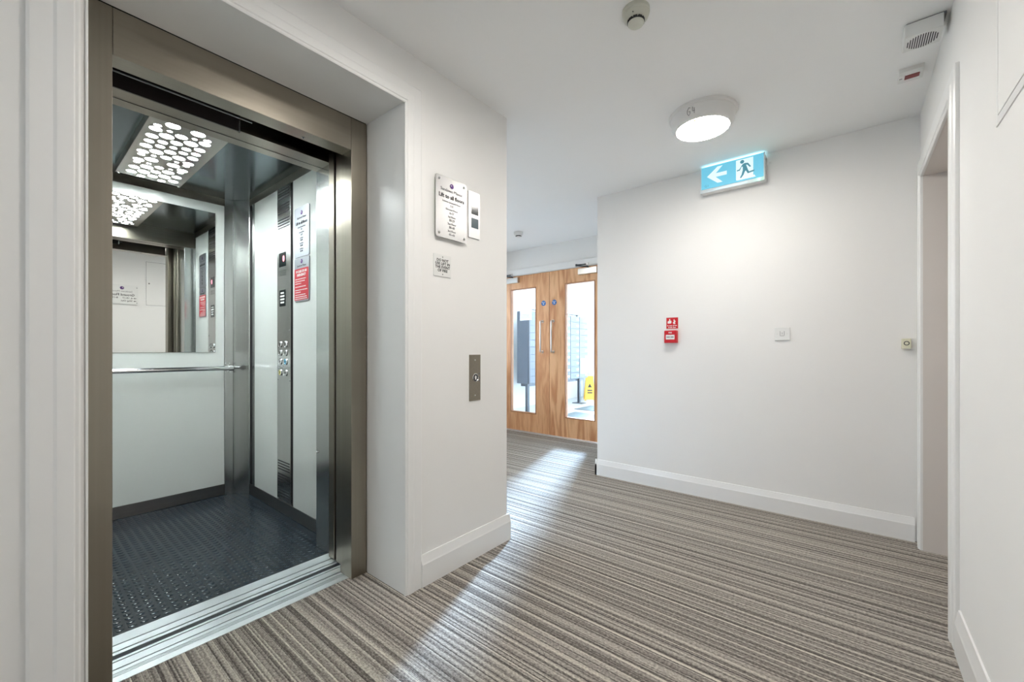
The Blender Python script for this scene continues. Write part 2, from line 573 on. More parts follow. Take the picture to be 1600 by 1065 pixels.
w = thing('added_window_1', 'tall glazed window added unseen to let sun into the lobby', 'window', (-2.75, 8.66, 0), kind='structure')  # unseen window added so sun and sky reach the oak doors
for x in (-1.61, -0.56, 0.49, 1.55):
    B().box(x, x + 0.06, -0.04, 0.04, 0, 4.4).build('mullion', 'alu_frame', w)
for k in range(3):
    B().box(-1.55 + 1.05 * k, -0.56 + 1.05 * k, -0.006, 0.006, 0.06, 4.4).build('pane', 'glass', w)
B().box(-1.61, 1.61, -0.04, 0.04, -0.004, 0.06).build('window_sill', 'alu_frame', w)
def plain_window(name, label, loc, w, h, rot):
    w_ = thing(name, label, 'window', loc, kind='structure')
    w_.rotation_euler = (0, 0, rot)
    for x in (-w / 2, -0.02, w / 2 - 0.04):
        B().box(x, x + 0.04, -0.03, 0.03, 0, h).build('window_frame', 'gloss_white', w_)
    B().box(-w / 2 + 0.04, w / 2 - 0.04, -0.03, 0.03, 0, 0.04).build('window_frame', 'gloss_white', w_)
    B().box(-w / 2 + 0.04, w / 2 - 0.04, -0.03, 0.03, h - 0.04, h).build('window_frame', 'gloss_white', w_)
    B().box(-w / 2 + 0.04, -0.02, -0.004, 0.004, 0.04, h - 0.04).build('pane', 'glass', w_)
    B().box(0.02, w / 2 - 0.04, -0.004, 0.004, 0.04, h - 0.04).build('pane', 'glass', w_)
plain_window('added_window_2', 'white framed window added unseen behind the camera for fill light', (-0.62, YBK - 0.05, 1.3), 0.64, 0.8, 0)  # added behind the camera to let in soft fill daylight
plain_window('added_window_3', 'white framed window added unseen beside the oak doors for daylight', (XS - 0.05, 4.005, 0.9), 0.45, 1.2, math.pi / 2)  # added out of view to brighten the space before the oak doors
tag(B().box(-30, 30, -30, 40, -0.5, -0.42).build('ground', 'pavement'), 'pale pavement outside the added windows', 'ground', kind='structure')

# baseboards: profile (out, up)
def skirting(h=0.145, t=0.016):
    return [(0, 0), (t, 0), (t, h * 0.70), (t - 0.002, h * 0.74), (t - 0.008, h * 0.93), (t - 0.010, h), (0, h)]
b = B()
b.prism(skirting(), 1.213, YE + 0.019, lambda u, v, d: (XL + u, d, v))
b.prism(skirting(0.1449, 0.0189), XL + 0.010, XS, lambda u, v, d: (d, YE + u, v))
tag(b.build('baseboard_left', 'gloss_white'), 'white moulded baseboard beside the lift', 'baseboard', kind='structure')
b = B()
b.prism(skirting(0.135), XB0 - 0.016, XR - 0.022, lambda u, v, d: (d, YB - u, v))
b.prism(skirting(0.135), YB - 0.016, YD, lambda u, v, d: (XB0 - u, d, v))
tag(b.build('baseboard_back', 'gloss_white'), 'white moulded baseboard below the exit sign wall', 'baseboard', kind='structure')
b = B()
b.prism(skirting(0.16), YBK, DO0 - 0.118, lambda u, v, d: (XR - u, d, v))
tag(b.build('baseboard_right', 'gloss_white'), 'white moulded baseboard along the right wall', 'baseboard', kind='structure')

# architrave and lining round the lift opening
tr = thing('trim_1', 'white moulded architrave and lining round the lift opening', 'trim', (XL, 0.63, 0), kind='structure')
def arch_profile(w, t):
    # u across the width from the opening outwards, v out of the wall
    return [(0, 0), (0, t * 0.55), (0.004, t * 0.75), (0.010, t * 0.75), (0.013, t), (w * 0.45, t), (w * 0.52, t * 0.8), (w - 0.006, t * 0.8), (w, t * 0.6), (w, 0)]
AW, AT = 0.092, 0.014
def arch_leg(b, pr, y_in, sgn, z1, X, out):
    # mitred leg: outer edge taller
    bm = b.bm
    lo = [bm.verts.new((X + out * v, y_in + sgn * u, 0)) for u, v in pr]
    hi = [bm.verts.new((X + out * v, y_in + sgn * u, z1 + u)) for u, v in pr]
    n = len(pr)
    bm.faces.new(lo); bm.faces.new(hi[::-1])
    for i in range(n):
        bm.faces.new((lo[i], lo[(i + 1) % n], hi[(i + 1) % n], hi[i]))
    return b
def arch_head(b, pr, y0, y1, z, X, out):
    bm = b.bm
    lo = [bm.verts.new((X + out * v, y0 - u, z + u)) for u, v in pr]
    hi = [bm.verts.new((X + out * v, y1 + u, z + u)) for u, v in pr]
    n = len(pr)
    bm.faces.new(lo); bm.faces.new(hi[::-1])
    for i in range(n):
        bm.faces.new((lo[i], lo[(i + 1) % n], hi[(i + 1) % n], hi[i]))
    return b
pr = arch_profile(AW, AT)
ARY0, ARY1, ARZ = OY0 - 0.008, OY1 - 0.008, OZ - 0.012
def local(o, root):
    o.parent = root
    o.matrix_parent_inverse = root.matrix_world.inverted()
    return o
bpy.context.view_layer.update()
for y_in, s in ((ARY0, -1), (ARY1, 1)):
    local(arch_leg(B(), pr, y_in, s, ARZ, XL, 1).build('architrave_leg', 'gloss_white'), tr)
local(arch_head(B(), pr, ARY0, ARY1, ARZ, XL, 1).build('architrave_head', 'gloss_white'), tr)
local(B().box(XF + 0.001, XL + 0.004, OY1 - 0.006, OY1 - 0.0005, 0, OZ - 0.004, 0.001).build('side_lining', 'gloss_white'), tr)
local(B().box(XF + 0.001, XL + 0.004, OY0 + 0.0005, OY0 + 0.006, 0, OZ - 0.004, 0.001).build('side_lining', 'gloss_white'), tr)
local(B().box(XF + 0.001, XL + 0.004, OY0 + 0.0005, OY1 - 0.0005, OZ - 0.004, OZ + 0.010, 0.001).build('head_lining', 'gloss_white'), tr)

# doorway in the right wall: architrave, lining, closed door deep inside
tr2 = thing('trim_2', 'white architrave and pinkish lining of the doorway in the right wall', 'trim', (XR, 2.72, 0), kind='structure')
bpy.context.view_layer.update()
pr2 = arch_profile(0.098, 0.019)
for y_in, s in ((DO0, -1), (DO1, 1)):
    o = arch_leg(B(), pr2, y_in, s, DOZ, XR, -1).build('architrave_leg', 'gloss_white')
    local(o, tr2)
local(arch_head(B(), pr2, DO0, DO1, DOZ, XR, -1).build('architrave_head', 'gloss_white'), tr2)
local(B().box(XR - 0.001, XR + 0.42, DO1 - 0.002, DO1 + 0.028, 0, DOZ + 0.02).build('side_lining', 'lining'), tr2)
local(B().box(XR - 0.001, XR + 0.42, DO0 - 0.028, DO0 + 0.002, 0, DOZ + 0.02).build('side_lining', 'lining'), tr2)
local(B().box(XR - 0.001, XR + 0.42, DO0 - 0.028, DO1 + 0.028, DOZ, DOZ + 0.03).build('head_lining', 'lining'), tr2)
d = thing('door_3', 'plain closed door set deep in the right-hand doorway', 'door', (XR + 0.42, 2.72, 0), kind='structure')
B().box(0, 0.044, -0.445, 0.445, 0.004, DOZ + 0.03, 0.002).build('door_leaf', 'lining', d)
hb = B()
hb.tube([(0.0, -0.36, 1.0), (-0.045, -0.36, 1.0), (-0.05, -0.35, 1.0), (-0.05, -0.25, 1.0)], 0.009)
hb.build('lever_handle', 'satin', d, True)

# frame of the double doors
tr3 = thing('trim_3', 'white frame round the oak double doors', 'trim', (-2.965, YD, 0), kind='structure')
bpy.context.view_layer.update()
local(B().box(DX0 - 0.033, DX0 - 0.003, YD - 0.002, YD + 0.11, 0, DZ + 0.033).build('frame_post', 'gloss_white'), tr3)
local(B().box(DX1 + 0.003, DX1 + 0.033, YD - 0.002, YD + 0.11, 0, DZ + 0.033).build('frame_post', 'gloss_white'), tr3)
local(B().box(DX0 - 0.003, DX1 + 0.003, YD - 0.002, YD + 0.11, DZ + 0.004, DZ + 0.033).build('frame_head', 'gloss_white'), tr3)
local(B().box(DX0 - 0.09, DX1 + 0.09, YD - 0.016, YD - 0.002, DZ + 0.01, DZ + 0.085, 0.003).build('architrave_head', 'gloss_white'), tr3)
local(B().box(DX0 - 0.09, DX0 - 0.01, YD - 0.016, YD - 0.002, 0, DZ + 0.01, 0.003).build('architrave_leg', 'gloss_white'), tr3)
local(B().box(DX1 + 0.01, DX1 + 0.09, YD - 0.016, YD - 0.002, 0, DZ + 0.01, 0.003).build('architrave_leg', 'gloss_white'), tr3)
local(B().box(DX0, DX1, YD - 0.03, YD + 0.05, 0, 0.006, 0.002).build('threshold_strip', 'aluminium'), tr3)

# ------------------------------------------------------------------ oak double doors
def oak_door(name, label, x0, x1, gx0, gx1, meet, oak, handle_x, disc_x, closer):
    d = thing(name, label, 'door', ((x0 + x1) / 2, YD + 0.012, 0), kind='structure')
    bpy.context.view_layer.update()
    y0, y1 = YD + 0.012, YD + 0.056
    g0, g1 = 0.25, 1.915
    def P(o): return local(o, d)
    P(B().box(x0 + 0.0025, gx0, y0, y1, 0.012, DZ, 0.0015).build('stile', oak))
    P(B().box(gx1, x1 - 0.0025, y0, y1, 0.012, DZ, 0.0015).build('stile', oak))
    P(B().box(gx0, gx1, y0, y1, 0.012, g0, 0.0008).build('rail', oak))
    P(B().box(gx0, gx1, y0, y1, g1, DZ, 0.0008).build('rail', oak))
    bd = 0.012
    P(B().box(gx0, gx0 + bd, y0 - 0.005, y1 + 0.005, g0, g1, 0.002).build('glazing_bead', 'bead'))
    P(B().box(gx1 - bd, gx1, y0 - 0.005, y1 + 0.005, g0, g1, 0.002).build('glazing_bead', 'bead'))
    P(B().box(gx0 + bd, gx1 - bd, y0 - 0.005, y1 + 0.005, g0, g0 + bd, 0.002).build('glazing_bead', 'bead'))
    P(B().box(gx0 + bd, gx1 - bd, y0 - 0.005, y1 + 0.005, g1 - bd, g1, 0.002).build('glazing_bead', 'bead'))
    P(B().box(gx0 + bd, gx1 - bd, (y0 + y1) / 2 - 0.003, (y0 + y1) / 2 + 0.003, g0 + bd, g1 - bd).build('glass_pane', 'glass'))
    hz0, hz1, ho = 1.065, 1.455, y0 - 0.052
    pts = [(handle_x, y0, hz0), (handle_x, ho + 0.012, hz0), (handle_x, ho + 0.003, hz0 + 0.004), (handle_x, ho, hz0 + 0.014),
           (handle_x, ho, hz1 - 0.014), (handle_x, ho + 0.003, hz1 - 0.004), (handle_x, ho + 0.012, hz1), (handle_x, y0, hz1)]
    h = P(B().tube(pts, 0.0105, 14).build('pull_handle', 'satin', smooth=True))
    for z in (hz0, hz1):
        P(B().lathe([(0.017, 0), (0.017, -0.006), (0.012, -0.008)], 20, (handle_x, y0, z), 'Y').build('handle_rose', 'satin', smooth=True))
    # blue disc
    root = bpy.data.objects.new('fire_door_disc', None)
    COL.objects.link(root)
    local(root, d)
    root.matrix_world = Matrix(((1, 0, 0, disc_x), (0, 0, -1, y0 - 0.0005), (0, 1, 0, 1.69), (0, 0, 0, 1)))
    root.empty_display_size = 0.02
    plate(circle(0.034), 0, 0.0015, 'disc', 'blue', root)
    text('Fire door', 0.0135, 0, 0.012, 0.0019, 'white_ink', root, bold=0.0004)
    text('keep', 0.0135, 0, -0.001, 0.0019, 'white_ink', root, bold=0.0004)
    text('shut', 0.0135, 0, -0.014, 0.0019, 'white_ink', root, bold=0.0004)
    # closer with arm
    cx0, cx1, ax = closer
    c = P(B().box(cx0, cx1, y0 - 0.045, y0, 1.992, 2.062, 0.003).build('door_closer', 'satin'))
    mid = (cx0 + cx1) / 2
    a = B()
    a.tube([(mid, y0 - 0.02, 2.062), (mid, y0 - 0.02, 2.075)], 0.010)
    a.tube([(mid, y0 - 0.02, 2.078), (mid + ax * 0.10, y0 - 0.12, 2.085)], 0.008, 8)
    a.tube([(mid + ax * 0.10, y0 - 0.12, 2.092), (mid + ax * 0.02, YD - 0.02, 2.105)], 0.007, 8)
    a.lathe([(0.012, -0.012), (0.012, 0.012)], 14, (mid + ax * 0.10, y0 - 0.12, 2.088))
    P(a.build('closer_arm', 'mail_post', smooth=True))
    P(B().box(mid + ax * 0.02 - 0.03, mid + ax * 0.02 + 0.03, YD - 0.024, YD - 0.016, 2.095, 2.12, 0.002).build('arm_bracket', 'satin'))
    return d
oak_door('door_1', 'plain-grained oak glazed door leaf, the left of the pair', DX0, -2.967, -3.607, -3.175, 1, 'oak_a', -3.073, -3.058, (-3.66, -3.452, -1))
oak_door('door_2', 'strongly figured oak glazed door leaf, the right of the pair', -2.967, DX1, -2.738, -2.322, -1, 'oak_b', -2.906, -2.893, (-2.53, -2.28, -1))

# ------------------------------------------------------------------ lift landing frame
fr = thing('lift_door_frame', 'brushed steel landing frame of the open lift', 'lift frame', (XF, 0.63, 0))
bpy.context.view_layer.update()
JY0, JY1, HZ = 0.219, 1.044, 2.046
def F(o): return local(o, fr)
F(B().box(-1.945, XF, JY1, OY1 - 0.007, 0, OZ - 0.006, 0.0015).build('jamb', 'steel'))
F(B().box(-1.945, XF, OY0 + 0.007, JY0, 0, OZ - 0.006, 0.0015).build('jamb', 'steel'))
b = B()
b.box(XF - 0.004, XF - 0.001, JY0 + 0.001, JY1 - 0.001, HZ, OZ - 0.006, 0.0008)
b.box(-1.925, XF - 0.004, JY0 + 0.001, JY1 - 0.001, HZ, HZ + 0.003)
F(b.build('header', 'steel_h'))
F(B().lathe([(0.007, 0), (0.007, -0.002), (0.004, -0.003)], 18, (-1.898, 0.845, HZ)).build('key_hole_rim', 'chrome', smooth=True))
F(B().lathe([(0.0032, 0), (0.0032, -0.0045)], 14, (-1.898, 0.845, HZ)).build('key_hole', 'black'))
def sill(b, edges, y0, y1, z):
    for x0, x1 in edges:
        b.box(x0, x1, y0, y1, -0.03, z)
    b.box(edges[0][0], edges[-1][1], y0, y1, -0.04, -0.0285)
    return b
SY0, SY1 = OY0 + 0.012, JY1 + 0.035
F(sill(B(), [(-2.011, -1.9975), (-1.9915, -1.950), (-1.9435, -1.9235), (-1.9205, -1.9145), (-1.9115, -1.9055), (-1.9025, -1.866)], SY0, SY1, 0.001).build('sill', 'aluminium'))
o = F(B().box(-2.052, -2.000, JY1 + 0.033, 1.53, 0.004, 2.2, 0.003).build('landing_door', 'steel'))
F(B().box(-2.009, -1.868, SY0 + 0.001, SY1 - 0.001, -0.0285, -0.026).build('sill_groove', 'black'))

# ------------------------------------------------------------------ lift car
car = thing('lift_car', 'open lift car with white panels, mirror and studded floor', 'lift', (-2.9, 0.6, 0))
bpy.context.view_layer.update()
def K(o): return local(o, car)
CX0, CX1, CY0, CY1, CZ = -3.667, -2.175, 0.035, 1.178, 2.232
K(B().box(CX0, CX1, CY0, CY1, -0.03, -0.002).build('floor', 'rubber'))
# round studs of the rubber floor
b = B()
pitch = 0.0365
nx = int((CX1 - CX0 - 0.03) / pitch)
ny = int((CY1 - CY0 - 0.03) / pitch)
for i in range(nx):
    for j in range(ny):
        cx = CX0 + 0.03 + i * pitch
        cy = CY0 + 0.03 + j * pitch
        b.lathe([(0.0140, -0.003), (0.0130, -0.0006), (0.0112, 0.0)], 12, (cx, cy, 0), caps=False)
        bm = b.bm
        bm.verts.ensure_lookup_table()
        bm.faces.new(bm.verts[-12:])
st = K(b.build('floor_studs', 'rubber', smooth=True))
st['kind'] = 'stuff'
K(sill(B(), [(-2.175, -2.1095), (-2.1030, -2.064), (-2.0575, -2.039)], CY0 + 0.1, 1.105, 0.001).build('sill', 'aluminium'))
K(B().box(CX0 - 0.03, CX1 - 0.12, CY0 - 0.04, CY1 + 0.04, CZ, CZ + 0.03).build('ceiling', 'steel_ceiling'))
# walls behind the panels
K(B().box(CX0 - 0.03, CX0 - 0.002, CY0 - 0.04, CY1 + 0.04, -0.03, CZ).build('rear_wall', 'steel_car'))
K(B().box(CX0 - 0.002, -2.16, CY1 + 0.002, CY1 + 0.04, -0.03, CZ).build('side_wall', 'steel_car'))
K(B().box(CX0 - 0.002, -2.16, CY0 - 0.04, CY0 - 0.002, -0.03, CZ).build('side_wall', 'steel_car'))
# kick plates and top trims
K(B().box(CX0 - 0.002, CX0 + 0.004, CY0, 1.06, 0, 0.079, 0.001).build('kick_plate', 'steel_kick'))
K(B().box(-3.55, -2.31, CY1 - 0.004, CY1 + 0.002, 0, 0.079, 0.001).build('kick_plate', 'steel_kick'))
K(B().box(-3.55, -2.31, CY0 - 0.002, CY0 + 0.004, 0, 0.079, 0.001).build('kick_plate', 'steel_kick'))
K(B().box(CX0 - 0.002, CX0 + 0.004, CY0, 1.06, 2.180, CZ).build('top_trim', 'steel_h'))
K(B().box(-3.55, -2.31, CY1 - 0.004, CY1 + 0.002, 2.180, CZ).build('top_trim', 'steel_h'))
K(B().box(-3.55, -2.31, CY0 - 0.002, CY0 + 0.004, 2.180, CZ).build('top_trim', 'steel_h'))
# white panels
K(B().box(CX0 - 0.002, CX0 + 0.010, 0.16, 1.046, 0.082, 2.176, 0.0015).build('wall_panel', 'laminate'))
K(B().box(-3.415, -3.010, CY1 - 0.010, CY1 + 0.002, 0.086, 2.174, 0.0015).build('wall_panel', 'laminate'))
K(B().box(-2.768, -2.392, CY1 - 0.010, CY1 + 0.002, 0.086, 2.174, 0.0015).build('wall_panel', 'laminate'))
K(B().box(-3.415, -2.392, CY0 - 0.002, CY0 + 0.010, 0.086, 2.174, 0.0015).build('wall_panel', 'laminate'))
# corner pillars (with a splayed face)
def pillar(y_sgn, yc):
    pts = [(CX0 - 0.002, yc - y_sgn * 0.132), (CX0 + 0.012, yc - y_sgn * 0.130), (CX0 + 0.014, yc - y_sgn * 0.078),
           (CX0 + 0.128, yc - y_sgn * 0.006), (CX0 + 0.135, yc + y_sgn * 0.002), (CX0 - 0.002, yc + y_sgn * 0.002)]
    return B().prism(pts, 0, CZ - 0.002, lambda u, v, d: (u, v, d)).build('corner_pillar', 'steel_car')
K(pillar(1, CY1))
K(pillar(-1, CY0))
# dark shadow gap and thin bright strip by the side panel
K(B().box(-3.530, -3.475, CY1 - 0.003, CY1 + 0.002, 0.08, 2.18).build('gap_strip', 'black'))
K(B().box(-3.470, -3.425, CY1 - 0.006, CY1 + 0.002, 0.08, 2.18, 0.001).build('edge_strip', 'steel_car'))
# mirror
K(B().box(CX0 + 0.0105, CX0 + 0.0155, 0.24, 0.988, 1.075, 2.106, 0.0008).build('mirror', 'mirror'))
# handrail
RX, RZ = CX0 + 0.075, 0.957
hr = K(B().tube([(RX, 0.15, RZ), (RX, 1.083, RZ)], 0.0165, 20).build('handrail', 'chrome', smooth=True))
for y in (0.17, 1.066):
    b = B()
    b.tube([(RX, y, RZ), (CX0 + 0.006, y, RZ)], 0.011, 14)
    b.lathe([(0.026, 0.0), (0.026, 0.008), (0.018, 0.010)], 24, (CX0 + 0.012, y, RZ), 'X')
    b.lathe([(0.020, -0.012), (0.020, 0.012)], 20, (RX, y, RZ), 'Y')
    o = b.build('rail_bracket', 'chrome', smooth=True)
    bpy.context.view_layer.update()
    local(o, hr)
for s in (-1, 1):
    for y in (1.052, 1.078):
        o = B().lathe([(0.005, 0), (0.005, 0.004), (0.003, 0.006)], 10, (CX0 + 0.016, y, RZ + s * 0.033), 'X').build('rail_screw', 'chrome', smooth=True)
        local(o, hr)
# operating panel
op = K(B().box(-3.004, -2.798, CY1 - 0.013, CY1 + 0.002, 0.100, 2.176, 0.001).build('operating_panel', 'steel_car'))
bpy.context.view_layer.update()
def O(o): return local(o, op)
yo = CY1 - 0.013
O(B().box(-2.796, -2.772, CY1 - 0.005, CY1 + 0.002, 0.086, 2.174).build('shadow_gap', 'black'))
b = B()
for g in range(3):
    for k in range(4):
        z = 2.150 - g * 0.096 - k * 0.0180
        b.box(-2.992, -2.812, yo - 0.0006, yo + 0.004, z - 0.0036, z + 0.0036)
O(b.build('upper_vent', 'black'))
b = B()
for g in range(3):
    for k in range(4):
        z = 0.352 - g * 0.088 - k * 0.0180
        b.box(-2.992, -2.812, yo - 0.0006, yo + 0.004, z - 0.0036, z + 0.0036)
O(b.build('lower_vent', 'black'))
O(B().box(-2.972, -2.868, yo - 0.0012, yo + 0.002, 1.645, 1.738, 0.0005).build('floor_display', 'dark_glass'))
def panel_frame(parent):
    e = bpy.data.objects.new('print', None)
    return e
def text_on(root_obj, body, size, X, Y, Z, mat, name='lettering', facing='-Y', **kw):
    t = text(body, size, 0, 0, 0, mat, None, name, **kw)
    r, n = FACE[facing]
    t.matrix_world = Matrix(((r[0], 0, n[0], X), (r[1], 0, n[1], Y), (r[2], 1, n[2], Z), (0, 0, 0, 1)))
    mw = t.matrix_world.copy()
    t.parent = root_obj
    t.matrix_parent_inverse = root_obj.matrix_world.inverted()
    t.matrix_world = mw
    return t
text_on(op, '0', 0.055, -2.900, yo - 0.0016, 1.694, 'red_led', 'floor_number', bold=0.001)
b = B()
for r_ in range(4):
    for c_ in range(12):
        b.lathe([(0.0022, 0.001), (0.0022, -0.0004)], 6, (-2.965 + c_ * 0.0085, yo, 1.618 - r_ * 0.010), 'Y')
O(b.build('speaker_holes', 'black'))
O(B().box(-2.966, -2.872, yo - 0.0012, yo + 0.002, 1.382, 1.490, 0.0005).build('rating_plate', 'dark_glass'))
b = B()
for k, wd in enumerate((0.05, 0.064, 0.064, 0.056)):
    z = 1.470 - k * 0.021
    b.box(-2.920 - wd / 2, -2.920 + wd / 2, yo - 0.0018, yo - 0.0010, z - 0.0055, z + 0.0055)
O(b.build('rating_print', 'white_ink'))
for X in (-2.992, -2.812):
    for Z in (1.220, 0.895):
        O(B().lathe([(0.005, 0.001), (0.005, -0.002), (0.003, -0.003)], 12, (X, yo, Z), 'Y').build('panel_screw', 'chrome', smooth=True))
rows = [(1.129, ('2', '3')), (1.073, ('0', '1')), (1.015, ('-1', '<>')), (0.942, ('', '><'))]
for Z, pair in rows:
    for X, ch in zip((-2.951, -2.868), pair):
        O(B().lathe([(0.0215, 0.001), (0.0215, -0.004), (0.0185, -0.006), (0.0175, -0.004)], 26, (X, yo, Z), 'Y', caps=False).build('button_ring', 'chrome', smooth=True))
        mt = 'btn_blue' if ch == '<>' else 'btn_yellow' if ch == '' else 'steel_car'
        O(B().lathe([(0.0176, 0.001), (0.0176, -0.0045), (0.0165, -0.0055)], 26, (X, yo, Z), 'Y').build('push_button', mt, smooth=True))
        if ch:
            text_on(op, ch, 0.022, X, yo - 0.0060, Z, 'ink', 'button_mark', bold=0.0006)
        else:
            b = B()
            b.prism([(-0.008, -0.006), (0.008, -0.006), (0.005, 0.0), (0.004, 0.007), (0.0, 0.0095), (-0.004, 0.007), (-0.005, 0.0)], -0.0062, -0.0050, lambda u, v, d_, X=X, Z=Z: (X + u, yo + d_, Z + v))
            O(b.build('bell_mark', 'ink'))
# front return columns, car door, header
K(B().box(-2.308, -2.150, 1.098, CY1 + 0.04, 0, 2.088, 0.002).build('front_return', 'steel_car'))
K(B().box(-2.308, -2.150, CY0 - 0.04, 0.135, 0, 2.088, 0.002).build('front_return', 'steel_car'))
b = B()
b.box(-2.300, -2.150, CY0 - 0.04, CY1 + 0.04, 2.088, 2.100)
b.box(-2.312, -2.300, CY0 - 0.04, CY1 + 0.04, 2.088, CZ + 0.03)
K(b.build('front_header', 'steel_h'))
K(B().box(-2.246, -2.244, 0.135, 1.098, 2.0865, 2.0881).build('header_seam', 'black'))
K(B().lathe([(0.006, 0.0), (0.006, -0.004), (0.004, -0.007), (0.0, -0.008)], 14, (-2.290, 1.098, 0.528), 'Y', caps=False).build('column_stud', 'chrome', smooth=True))
b = B()
b.box(-2.132, -2.076, 1.080, 1.55, 0.004, 2.15, 0.003)
K(b.build('car_door', 'steel'))
K(B().box(-2.105, -2.098, 0.02, 0.655, 2.062, 2.20).build('door_hanger_plate', 'dark_brown'))
K(B().box(-2.112, -2.106, 0.655, 0.663, 2.062, 2.20).build('hanger_end', 'steel_car'))
K(B().box(-2.047, -2.043, 0.02, 0.690, 2.092, 2.097).build('door_track', 'aluminium'))
K(B().box(-2.148, -2.020, 0.02, 1.5, 2.22, 2.24).build('operator_cover', 'black'))
# perforated light tray
TX0, TX1, TY0, TY1, TZ = -3.490, -2.395, 0.428, 0.745, 2.188
TRAY_HOLES = [(-2.515,0.469,0.0269), (-2.491,0.519,0.0125), (-2.480,0.568,0.0147), (-2.488,0.619,0.0119), (-2.512,0.670,0.0258), (-2.565,0.520,0.0318),
    (-2.616,0.471,0.0165), (-2.664,0.472,0.0271), (-2.641,0.522,0.0121), (-2.567,0.621,0.0321), (-2.641,0.624,0.0119), (-2.614,0.672,0.0173),
    (-2.766,0.475,0.0264), (-2.715,0.524,0.0322), (-2.666,0.574,0.0271), (-2.663,0.673,0.0267), (-2.844,0.477,0.0218), (-2.809,0.526,0.0223),
    (-2.766,0.575,0.0272), (-2.715,0.625,0.0318), (-2.766,0.676,0.0263), (-2.922,0.478,0.0270), (-2.878,0.528,0.0217), (-2.841,0.577,0.0171),
    (-2.809,0.627,0.0217), (-2.842,0.677,0.0225), (-3.021,0.480,0.0262), (-2.972,0.529,0.0313), (-2.920,0.579,0.0272), (-2.878,0.628,0.0210),
    (-2.918,0.680,0.0262), (-3.072,0.482,0.0170), (-3.044,0.531,0.0123), (-3.022,0.581,0.0268), (-2.972,0.629,0.0311), (-3.045,0.633,0.0120),
    (-3.021,0.683,0.0268), (-3.168,0.485,0.0261), (-3.116,0.533,0.0318), (-3.115,0.633,0.0315), (-3.068,0.683,0.0169), (-3.217,0.485,0.0166),
    (-3.192,0.535,0.0117), (-3.216,0.586,0.0214), (-3.195,0.635,0.0107), (-3.165,0.686,0.0270), (-3.315,0.488,0.0255), (-3.261,0.536,0.0313),
    (-3.311,0.586,0.0247), (-3.263,0.637,0.0308), (-3.211,0.686,0.0163), (-3.411,0.489,0.0260), (-3.364,0.539,0.0304), (-3.408,0.589,0.0252),
    (-3.360,0.638,0.0309), (-3.315,0.689,0.0255), (-3.458,0.541,0.0203), (-3.458,0.642,0.0208), (-3.413,0.692,0.0266)]
def perforated():
    cv = bpy.data.curves.new('light_tray', 'CURVE')
    cv.dimensions = '2D'
    cv.fill_mode = 'BOTH'
    cv.extrude = 0.0012
    def loop(pts):
        s = cv.splines.new('POLY')
        s.points.add(len(pts) - 1)
        for p_, q in zip(s.points, pts):
            p_.co = (q[0], q[1], 0, 1)
        s.use_cyclic_u = True
    loop([(TX0, TY0), (TX1, TY0), (TX1, TY1), (TX0, TY1)])
    holes = [(x, y, r * 0.92) for x, y, r in TRAY_HOLES]
    holes += [(-2.440, 0.490, 0.020), (-2.430, 0.545, 0.018), (-2.425, 0.600, 0.015), (-2.440, 0.655, 0.022), (-2.462, 0.700, 0.010)]
    for x, y, r in holes:
        loop(circle(r, 20, x, y))
    t = bpy.data.objects.new('tray_curve', cv)
    me = bpy.data.meshes.new_from_object(t)
    bpy.data.objects.remove(t)
    me.materials.clear()
    me.materials.append(M['steel_tray'])
    o = bpy.data.objects.new('light_tray', me)
    o.location = (0, 0, TZ)
    COL.objects.link(o)
    return o
tray = K(perforated())
bpy.context.view_layer.update()
b = B()
b.box(TX0 - 0.001, TX0 + 0.001, TY0, TY1, TZ, CZ)
b.box(TX1 - 0.001, TX1 + 0.001, TY0, TY1, TZ, CZ)
b.box(TX0, TX1, TY0 - 0.001, TY0 + 0.001, TZ, CZ)
b.box(TX0, TX1, TY1 - 0.001, TY1 + 0.001, TZ, CZ)
local(b.build('tray_side', 'steel_h'), tray)
local(B().box(TX0 + 0.004, TX1 - 0.004, TY0 + 0.004, TY1 - 0.004, TZ + 0.004, TZ + 0.010).build('diffuser', 'lift_lens'), tray)
for x, y in ((TX0 + 0.012, TY0 + 0.012), (TX0 + 0.012, TY1 - 0.012)):
    local(B().lathe([(0.009, 0.0), (0.009, -0.004), (0.006, -0.009)], 16, (x, y, TZ - 0.001)).build('tray_screw', 'chrome', smooth=True), tray)

# notices on the lift car wall
def logo(root, x, y, r, z):
    plate(circle(r, 24, x, y), z, z + 0.0006, 'emblem', 'purple', root)
    plate(circle(r * 0.28, 14, x - r * 0.3, y + r * 0.2), z + 0.0006, z + 0.0009, 'emblem_ring', 'sign_plate', root)
def bars(root, rows_, z, mat, name='small_print', h=0.0055):
    b = B()
    for x0, x1, y in rows_:
        x = x0
        rnd = random.Random(int(y * 9999))
        while x < x1 - 0.004:
            wlen = min(rnd.uniform(0.008, 0.02), x1 - x)
            b.box(x, x + wlen, y - h / 2, y + h / 2, z, z + 0.0004)
            x += wlen + 0.004
    return b.build(name, mat, root)
floors = (('Lower Ground Floor', '1-5'), ('Ground Floor', '6-17'), ('1st Floor', '18-29'), ('2nd Floor', '30-40'), ('3rd Floor', '41-44'))
yp = CY1 - 0.0105
s = wall_thing('lift_directory_sign', 'silver floor directory on the lift wall above the red notice', 'sign', (-2.632, yp, 1.826), '-Y')
plate(rrect(0.200, 0.310, 0.012), 0.0, 0.006, 'plate', 'car_plate', s)
logo(s, 0, 0.118, 0.013, 0.0062)
text('Sandown Manor', 0.019, 0, 0.089, 0.0066, 'grey_ink', s)
text('Lift to all floors', 0.025, 0, 0.056, 0.0066, 'ink', s, bold=0.0005)
